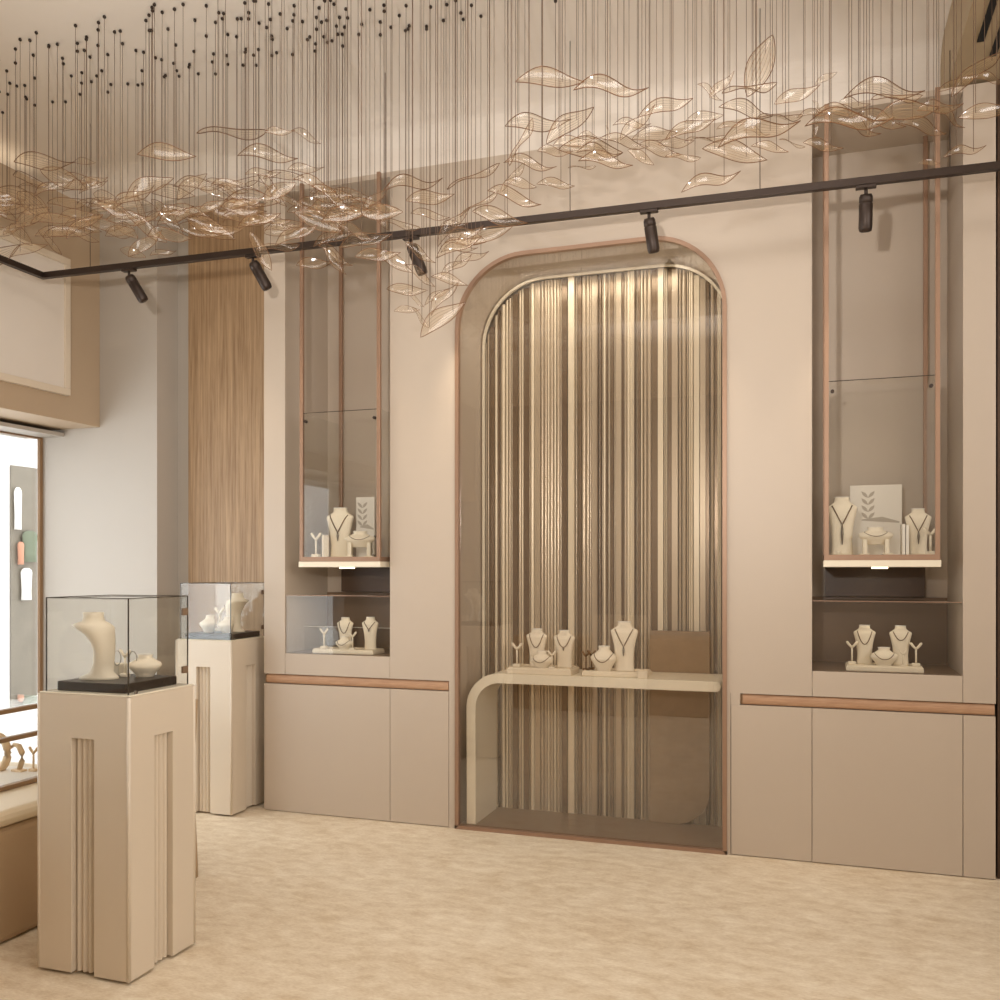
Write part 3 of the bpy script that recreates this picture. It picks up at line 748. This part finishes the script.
# ------------------------------------------------------------------ window display counter
BX = -3.04
mb = empty('display_counter', (BX, 2.4, 0), 'brown window display counter with a pale rounded ledge, behind the near pedestal', 'counter')
yA, yB = .6, 3.82
hB = .485
def cbox(nm, m, *b, bev=0.0, seg=3): 
    return MB().box(b[0] - BX, b[1] - BX, b[2] - 2.4, b[3] - 2.4, b[4], b[5], bev, seg=seg).build(nm, M[m], mb)
cbox('base', 'counter', -4.35, BX, yA, yB, 0, hB - .02, bev=.03)
cbox('ledge', 'ledge', -4.35, BX + .012, yA, yB - .2, hB - .02, hB + .045, bev=.03)
cbox('platform', 'paper', -4.3, -3.346, yA + .05, 3.5, hB + .03, hB + .05, bev=.002)
cbox('bottom_trim', 'shelfbrown', -3.345, -3.31, yA, 3.5, hB + .046, hB + .066, bev=.003)
cbox('top_trim', 'shelfbrown', -3.36, -3.33, yA, 3.5, .860, .880, bev=.003)
cbox('shelf_trim', 'shelfbrown', -3.36, -3.33, yA, 3.5, .736, .756, bev=.003)
cbox('glass_pane', 'glass', -3.348, -3.342, yA, 3.5, hB + .066, .860)
cbox('glass_top', 'glass', -4.2, -3.345, yA, 3.5, .880, .886)
MB().loft([(-.02, 1.36, 0, .25, .085), (-.02, 1.36, .06, .25, .08), (-.035, 1.36, .35, .25, .07), (-.035, 1.36, .6, .25, .072), (-.02, 1.36, .86, .25, .085)], 28).build('rounded_end', M['counter'], mb)
PZ = hB + .05
def ring_disp(px, Y, h, label):
    e = empty('bangle_display', (X(px, Y), Y, PZ), label, 'bangle display', 'bangle displays in the window counter', 0.1)
    MB().tube([(h * .36 * math.cos(a), 0, h * .52 + h * .48 * math.sin(a)) for a in [i * 2 * PI / 28 for i in range(28)]], h * .11, 12, closed=True).build('ring', M['ring'], e)
    MB().box(-h * .2, h * .2, -.02, .02, 0, .012, .003).build('base', M['ring'], e)
ring_disp(-3, 3.40, .165, 'largest peach oval display ring in the window counter, at the picture edge')
def hook_disp(px, Y, h, label):
    e = empty('hook_display', (X(px, Y), Y, PZ), label, 'bangle display', 'hook displays in the window counter')
    MB().tube([(-h * .35, 0, h * .86), (-h * .18, 0, h), (h * .05, 0, h * .95), (h * .2, 0, h * .7), (h * .2, 0, h * .4), (h * .05, 0, h * .03)], [.006, .01, .013, .014, .013, .012], 10).build('hook', M['ring'], e)
    MB().box(-h * .2, h * .3, -.02, .02, 0, .010, .003).build('base', M['ring'], e)
hook_disp(18, 3.42, .125, 'curved peach hook-shaped display beside the oval ring in the window counter')
y_stand(X(33.5, 3.44), 3.44, PZ, .115, 'peach Y earring stand nearest the pedestal in the window counter', metal=M['ring'])

# ------------------------------------------------------------------ street outside
struct('wall_opposite', MB().box(-9.2, -8.62, -4, 14, 0, 5), M['fac'])
struct('trim_street', MB().box(-8.62, XL - .151, -4, 14, -.12, -.005), M['fac'])
o = MB().box(-8.619, -8.60, 8.16, 8.53, .001, 2.67).build('shop_display', M['dark'])
tag(o, 'grey shop display bay across the street behind the window', 'display bay')
def gar(y, z0, z1, w, m, label, t=.03):
    x = -8.565
    o = MB().loft([(x, y, z0, t, w * .9), (x, y, z0 + .3 * (z1 - z0), t, w * .8), (x, y, z0 + .86 * (z1 - z0), t, w), (x, y, z0 + .95 * (z1 - z0), t * .8, w * .8), (x, y, z1, t * .5, w * .4)], 16).build('hanging_garment', M[m])
    tag(o, label, 'garment', 'garments across the street')
gar(8.39, 1.57, 1.93, .11, 'green', 'green garment hanging in the shop display across the street')
gar(8.26, 1.54, 1.80, .04, 'pink', 'peach scrap of cloth beside the green garment across the street')
gar(8.34, 1.13, 1.50, .08, 'white', 'white garment under the green one across the street')
gar(8.22, 1.94, 2.42, .05, 'white', 'white garment at upper left of the display across the street')

# ------------------------------------------------------------------ track and spotlights
RA, RZT = 0.026, 3.307                       # the track runs very slightly out of parallel with the wall
def on_track(px):
    x = 0
    for _ in range(6): x = X(px, 4.619 + RA * x)
    return x, 4.619 + RA * x
rx0, rx1 = on_track(43)[0], 2.2
o = empty('lighting_track', (0, 4.619, RZT), 'long dark ceiling lighting track crossing the whole wall', 'track', rz=RA)
MB().box(rx0 - .018, rx1, -.017, .017, -.018, .018, .002).build('rail', M['bronze'], o)
MB().box(rx0 - .018, rx0 + .018, -4.3, -.017, -.018, .018, .002).build('side_rail', M['bronze'], o)
for px in (90, 385, 570, 760, 950):
    xx = on_track(px)[0]
    MB().tube([(xx, 0, .016), (xx, 0, HC - RZT if xx < .6 else 3.86 - RZT)], .002, 6).build('suspension_cable', M['bronze'], o)
spots = [(129, 25, 'leftmost dark track spotlight, in front of the grey wall'), (253, 24, 'dark track spotlight in front of the oak panel'),
         (411, 18, 'dark track spotlight hanging behind the leaf swarm'), (649, 6, 'dark track spotlight in front of the glass arch top'), (866, 0, 'dark track spotlight in front of the right niche')]
for px, tilt, lab in spots:
    xx, yy = on_track(px)
    e = empty('track_spotlight', (xx, yy, RZT - .019), lab, 'spotlight', 'track spotlights')
    MB().box(-.045, .045, -.016, .016, -.014, 0, .002).build('adapter', M['bronze'], e)
    MB().tube([(0, 0, -.012), (0, 0, -.045)], .008, 10).build('stem', M['bronze'], e)
    a = math.radians(-tilt); 
    hd = MB().tube([(0, 0, .0), (0, 0, -.012), (0, 0, -.036), (0, 0, -.039), (0, 0, -.043), (0, 0, -.150), (0, 0, -.166), (0, 0, -.17)], [.024, .030, .031, .027, .031, .031, .027, .016], 20).build('lamp_head', M['bronze'], e)
    hd.location = (0, 0, -.04); hd.rotation_euler = (math.radians(18), a, 0)
    l = bpy.data.lights.new('spot_beam', 'SPOT'); l.energy = 14; l.spot_size = 1.1; l.spot_blend = 1; l.color = (1, .82, .6); l.shadow_soft_size = .02
    lo = bpy.data.objects.new('spot_beam', l); C.objects.link(lo)
    mtx = Matrix.Translation(Vector((xx, yy, RZT - .058))) @ Euler((math.radians(18), a, 0)).to_matrix().to_4x4()
    lo.matrix_world = mtx @ Matrix.Translation((0, 0, -.19))

# ------------------------------------------------------------------ leaf chandelier
def leaf_mesh(seed, wid, amp, twist, curl):
    r = random.Random(seed); bm = bmesh.new(); uvl = bm.loops.layers.uv.new('UVMap')
    NU, NV = 22, 6; g = []; ph = r.uniform(-.4, .4); edgeA, edgeB, cl = [], [], []
    for i in range(NU + 1):
        u = i / NU
        w = 1.0 * wid * (math.sin(PI * u ** .9) ** .85 if 0 < u < 1 else 0) + .001
        zc = 1.05 * amp * math.sin(2 * PI * u * 1.0 + ph) - curl * (2 * u - 1) ** 2
        tw = twist * math.sin(PI * u * 1.3 + ph)
        row = []
        for j in range(NV + 1):
            v = (2 * j / NV - 1)
            yy, zz = v * w * math.cos(tw), v * w * math.sin(tw) + .25 * w * v * v
            row.append(bm.verts.new((u - .5, yy + .06 * amp * math.sin(6 * u), zc + zz)))
        edgeA.append(row[0].co.copy()); edgeB.append(row[-1].co.copy()); cl.append(row[NV // 2].co.copy())
        g.append(row)
    for i in range(NU):
        for j in range(NV):
            f = bm.faces.new((g[i][j], g[i + 1][j], g[i + 1][j + 1], g[i][j + 1])); f.smooth = True
            for lp, (a, b) in zip(f.loops, ((i, j), (i + 1, j), (i + 1, j + 1), (i, j + 1))): lp[uvl].uv = (a / NU, b / NV)
    me = bpy.data.meshes.new('leaf_blade'); bm.to_mesh(me); bm.free(); me.materials.append(M['leaf'])
    rm = MB(); rm.tube(edgeA + list(reversed(edgeB))[1:-1], .0066, 5, closed=True)
    rme = bpy.data.meshes.new('rim'); rm.bm.to_mesh(rme); rm.bm.free(); rme.materials.append(M['rim'])
    return me, rme, cl
VAR = [leaf_mesh(1, .15, .035, .3, .02), leaf_mesh(2, .13, .06, .5, .0), leaf_mesh(3, .17, .03, .2, .05), leaf_mesh(4, .11, .07, .7, .03),
       leaf_mesh(5, .145, .05, -.5, -.03), leaf_mesh(6, .19, .02, .15, .0), leaf_mesh(7, .09, .085, .8, .0), leaf_mesh(8, .14, .045, -.3, .06)]
t_ = MB().tube([(0, 0, 0), (0, 0, 1)], .00125, 5, caps=False); wire_me = bpy.data.meshes.new('wire'); t_.bm.to_mesh(wire_me); t_.bm.free(); wire_me.materials.append(M['wire'])
t_ = bmesh.new(); bmesh.ops.create_uvsphere(t_, u_segments=10, v_segments=7, radius=.0085)
for f in t_.faces: f.smooth = True
stud_me = bpy.data.meshes.new('ceiling_stud'); t_.to_mesh(stud_me); t_.free(); stud_me.materials.append(M['stud'])

HUNG = []
def hang_leaf(px, py, lenpx, ang, vi, label, group, Y=None, rx=None, rzz=None, lone=False):
    if Y is None:                     # the free depth farthest from the leaves already hung
        best = -1
        for _ in range(14):
            y_ = R.uniform(3.66, 4.22); p_ = Vector((X(px, y_), y_, Z(px, py, y_)))
            d_ = min([(p_ - q_).length for q_ in HUNG] + [9])
            if d_ > best: best, Y = d_, y_
    HUNG.append(Vector((X(px, Y), Y, Z(px, py, Y))))
    x = X(px, Y); z = Z(px, py, Y); L = lenpx * S(px, Y) * math.sqrt(1.03)
    me, rme, cl = VAR[vi % len(VAR)]
    e = empty('glass_leaf', (x, Y, z), label, 'leaf pendant', group)
    b = bpy.data.objects.new('leaf_blade', me); C.objects.link(b); b.parent = e
    rx = rx if rx is not None else R.uniform(.9, 1.5)
    rzz = rzz if rzz is not None else R.uniform(-.35, .35)
    b.rotation_euler = Euler((rx, -math.radians(ang), YAW + rzz), 'XYZ'); b.scale = (L / math.cos(rzz),) * 3
    rm = bpy.data.objects.new('rim', rme); C.objects.link(rm); rm.parent = b
    mw = Matrix.Diagonal(b.scale.to_4d()); mw = b.rotation_euler.to_matrix().to_4x4() @ mw
    ks = (5, 16) if lenpx >= 34 and not (lone and R.random() < .65) else ((6,) if R.random() < .5 else (13,))
    for k in ks:
        k += R.randint(-2, 2)
        p = mw @ cl[k]
        w = bpy.data.objects.new('wire', wire_me); C.objects.link(w); w.parent = e
        w.location = p; w.scale = (1, 1, HC - (z + p.z) - .008)
        s = bpy.data.objects.new('ceiling_stud', stud_me); C.objects.link(s); s.parent = e
        s.location = (p.x, p.y, HC - z - .0085)
    return e

G_L, G_T, G_R = 'glass leaves of the left swarm', 'glass leaves of the drooping tail', 'glass leaves of the right swarm'
def glab(px):
    if px < 284: return 'translucent amber glass leaf on wires in the swarm left of the left niche', G_L
    if px < 500: return 'translucent amber glass leaf hanging between the left niche and the arch corner', G_T
    return 'translucent amber glass leaf hanging in the right half of the swarm', G_R
special = [
    (550, 80, 68, 0, 0, 'flat amber glass leaf floating alone high above the arch, left of a pair'),
    (611, 88, 74, 2, 6, 'S-curved amber glass leaf floating high above the arch, right of a pair'),
    (760, 66, 66, 68, 5, 'broad upright amber glass leaf, tallest standing leaf of the swarm'),
    (711, 181, 62, 20, 6, 'thin wavy glass leaf lowest over the panel right of the arch'),
    (965, 151, 44, 16, 6, 'thin glass leaf just above the track near the right picture edge'),
    (930, 163, 21, 2, 0, 'tiny glass leaf touching the track line before the right niche'),
    (45, 163, 60, 0, 1, 'long glass leaf floating highest at the far left'),
    (166, 154, 58, -2, 0, 'single glass leaf floating above the left swarm, before the grey wall'),
    (233, 134, 70, 2, 4, 'long glass leaf topmost of the left swarm, left of its row'),
    (280, 132, 30, 4, 1, 'short glass leaf midway in the topmost row of the left swarm'),
    (306, 136, 32, -24, 3, 'drooping glass leaf at the right end of the topmost left row'),
    (442, 318, 56, 38, 2, 'large glass leaf lowest of all, at the tail beside the arch corner'),
    (407, 310, 26, 3, 0, 'small flat glass leaf near the bottom tip of the tail'),
    (977, 71, 66, 42, 7, 'large slanted glass leaf before the ceiling slots at upper right'),
]
for px, py, ln, an, v, lab in special:
    hang_leaf(px, py, ln, an, v, lab, glab(px)[1], rx=1.15 if v != 5 else 1.45, rzz=0.0)
EX = [(84, 162, 25, -5), (268, 155, 56, 4), (263, 173, 36, 4), (306, 169, 36, 5), (242, 184, 42, 15), (253, 200, 58, 0), (315, 184, 44, -16),
      (413, 184, 60, 20), (430, 198, 48, 15), (474, 178, 56, 22), (453, 226, 48, 48), (458, 246, 48, 20), (456, 266, 40, 40), (407, 290, 40, 0),
      (420, 318, 26, -50), (437, 296, 30, 30), (444, 297, 42, 48), (416, 300, 22, -40), (352, 196, 44, -12), (375, 206, 50, -14), (345, 215, 50, 10),
      (365, 240, 54, 15), (335, 255, 40, -30), (378, 255, 44, 10), (400, 225, 40, -8), (395, 262, 40, -30), (420, 275, 36, -35), (430, 215, 40, -10),
      (538, 124, 66, 10), (522, 143, 48, 62), (570, 124, 62, 40), (590, 136, 26, 5), (530, 164, 52, -4), (555, 152, 36, 8), (513, 178, 36, 50), (521, 184, 32, 0),
      (556, 184, 38, 0), (514, 197, 56, -20), (500, 218, 56, -14), (582, 168, 28, 5), (592, 150, 66, 6), (606, 161, 54, -4), (632, 124, 38, 4), (638, 123, 44, 42),
      (608, 132, 13, -70), (641, 157, 30, -30), (666, 106, 58, 20), (710, 92, 30, -36), (722, 85, 34, 46), (749, 90, 60, 16), (704, 118, 36, 2), (747, 110, 56, -4),
      (731, 125, 30, 16), (676, 143, 38, 12), (683, 158, 34, -8), (735, 153, 64, -12), (759, 131, 82, 16), (757, 132, 28, 0), (797, 95, 46, 20), (792, 144, 26, -22),
      (826, 78, 23, 26), (885, 91, 76, 2), (849, 121, 78, -3), (854, 104, 36, 6), (896, 99, 54, 8), (908, 112, 68, 14), (924, 127, 50, -10), (815, 113, 34, 10),
      (823, 146, 40, -8), (957, 84, 44, 25), (985, 112, 46, 4), (990, 79, 36, -4), (817, 107, 16, -50), (816, 130, 17, 80), (870, 134, 12, 60), (655, 135, 46, 10),
      (690, 128, 50, 18), (625, 142, 50, -6), (575, 142, 44, 12), (780, 118, 50, 10), (840, 112, 50, 4), (880, 120, 56, -8), (860, 128, 50, -2), (940, 108, 50, 12),
      (480, 205, 44, 30), (490, 235, 46, 18), (470, 258, 40, 25), (600, 152, 48, 8), (660, 150, 44, -10), (705, 140, 44, 14), (770, 148, 36, -14), (950, 118, 40, -12)]
for k, (px, py, ln, an) in enumerate(EX):
    lab, gr = glab(px); hang_leaf(px, py, ln, an, k * 3 + k // 5, lab, gr)
for k in range(108):                        # the dense left swarm
    px = R.uniform(-8, 345)
    mid = 214 if px < 110 else (206 if px < 230 else 205 + (px - 230) * .15)
    py = mid + R.gauss(2, 24); py = max(180 if px < 110 else 164, min(py, 264))
    lab, gr = glab(px); hang_leaf(px, py, R.uniform(26, 50), R.gauss(0, 22), R.randint(0, 7), lab, gr, lone=True)
for k in range(16):
    px = R.uniform(325, 470); py = 214 + (px - 325) * .25 + R.gauss(0, 18)
    lab, gr = glab(px); hang_leaf(px, py, R.uniform(28, 46), R.gauss(0, 25), R.randint(0, 7), lab, gr, lone=True)

# ------------------------------------------------------------------ light
w = bpy.data.worlds.new('World'); sc.world = w; w.use_nodes = True
w.node_tree.nodes['Background'].inputs['Color'].default_value = (0.98, 0.99, 1.0, 1)
w.node_tree.nodes['Background'].inputs['Strength'].default_value = 2.6
def area(name, loc, rot, sx, sy, e, col):
    l = bpy.data.lights.new(name, 'AREA'); l.shape = 'RECTANGLE'; l.size = sx; l.size_y = sy; l.energy = e; l.color = col
    o = bpy.data.objects.new(name, l); C.objects.link(o); o.location = loc; o.rotation_euler = rot
    return o
W = (1.0, .95, .905)
area('coffer_light', (-1.3, 2.8, 4.18), (0, 0, 0), 3.6, .9, 42, W)
area('side_fill_light', (3.17, .6, 2.75), (PI / 2, 0, PI / 2), 4.6, 1.3, 130, W)  # unseen area light added at the right wall to brighten right-hand faces
area('back_cove_light', (-1.3, 5.10, ZT + .02), (PI + math.radians(-14), 0, 0), 3.7, .18, 1.6, W)
area('right_cove_light', (.50, 1.7, 3.92), (0, PI - math.radians(50), 0), .12, 1.4, 14, W)
l = bpy.data.lights.new('uplighter', 'SPOT'); l.energy = 420; l.spot_size = math.radians(100); l.spot_blend = 1.0; l.color = (1.0, .945, .89); l.shadow_soft_size = .07
lo = bpy.data.objects.new('uplighter', l); C.objects.link(lo); lo.location = (-.6, -.3, 2.1)
lo.rotation_euler = (Vector((-1.9, 4.4, 4.3)) - Vector(lo.location)).to_track_quat('-Z', 'Y').to_euler()
area('window_daylight', (XL - .3, 3.0, 1.4), (PI / 2, 0, -PI / 2), 3.5, 2.2, 70, (.86, .93, 1.0))
area('cove_light', (-5.0, 2.6, 4.02), (PI, 0, 0), .2, 4.6, 4, (1.0, .82, .6))
area('arch_light', ((A0 + A1) / 2, 5.22, ARC_H - .03), (math.radians(4), 0, 0), .95, .20, 4.2, (1.0, .92, .8))

sc.view_settings.view_transform = 'Standard'
sc.view_settings.look = 'None'
sc.view_settings.exposure = 0.10
sc.view_settings.gamma = 1.0
sc.view_settings.use_curve_mapping = False
sc.cycles.max_bounces = 10
sc.cycles.transparent_max_bounces = 24
sc.cycles.caustics_reflective = False
sc.cycles.caustics_refractive = False
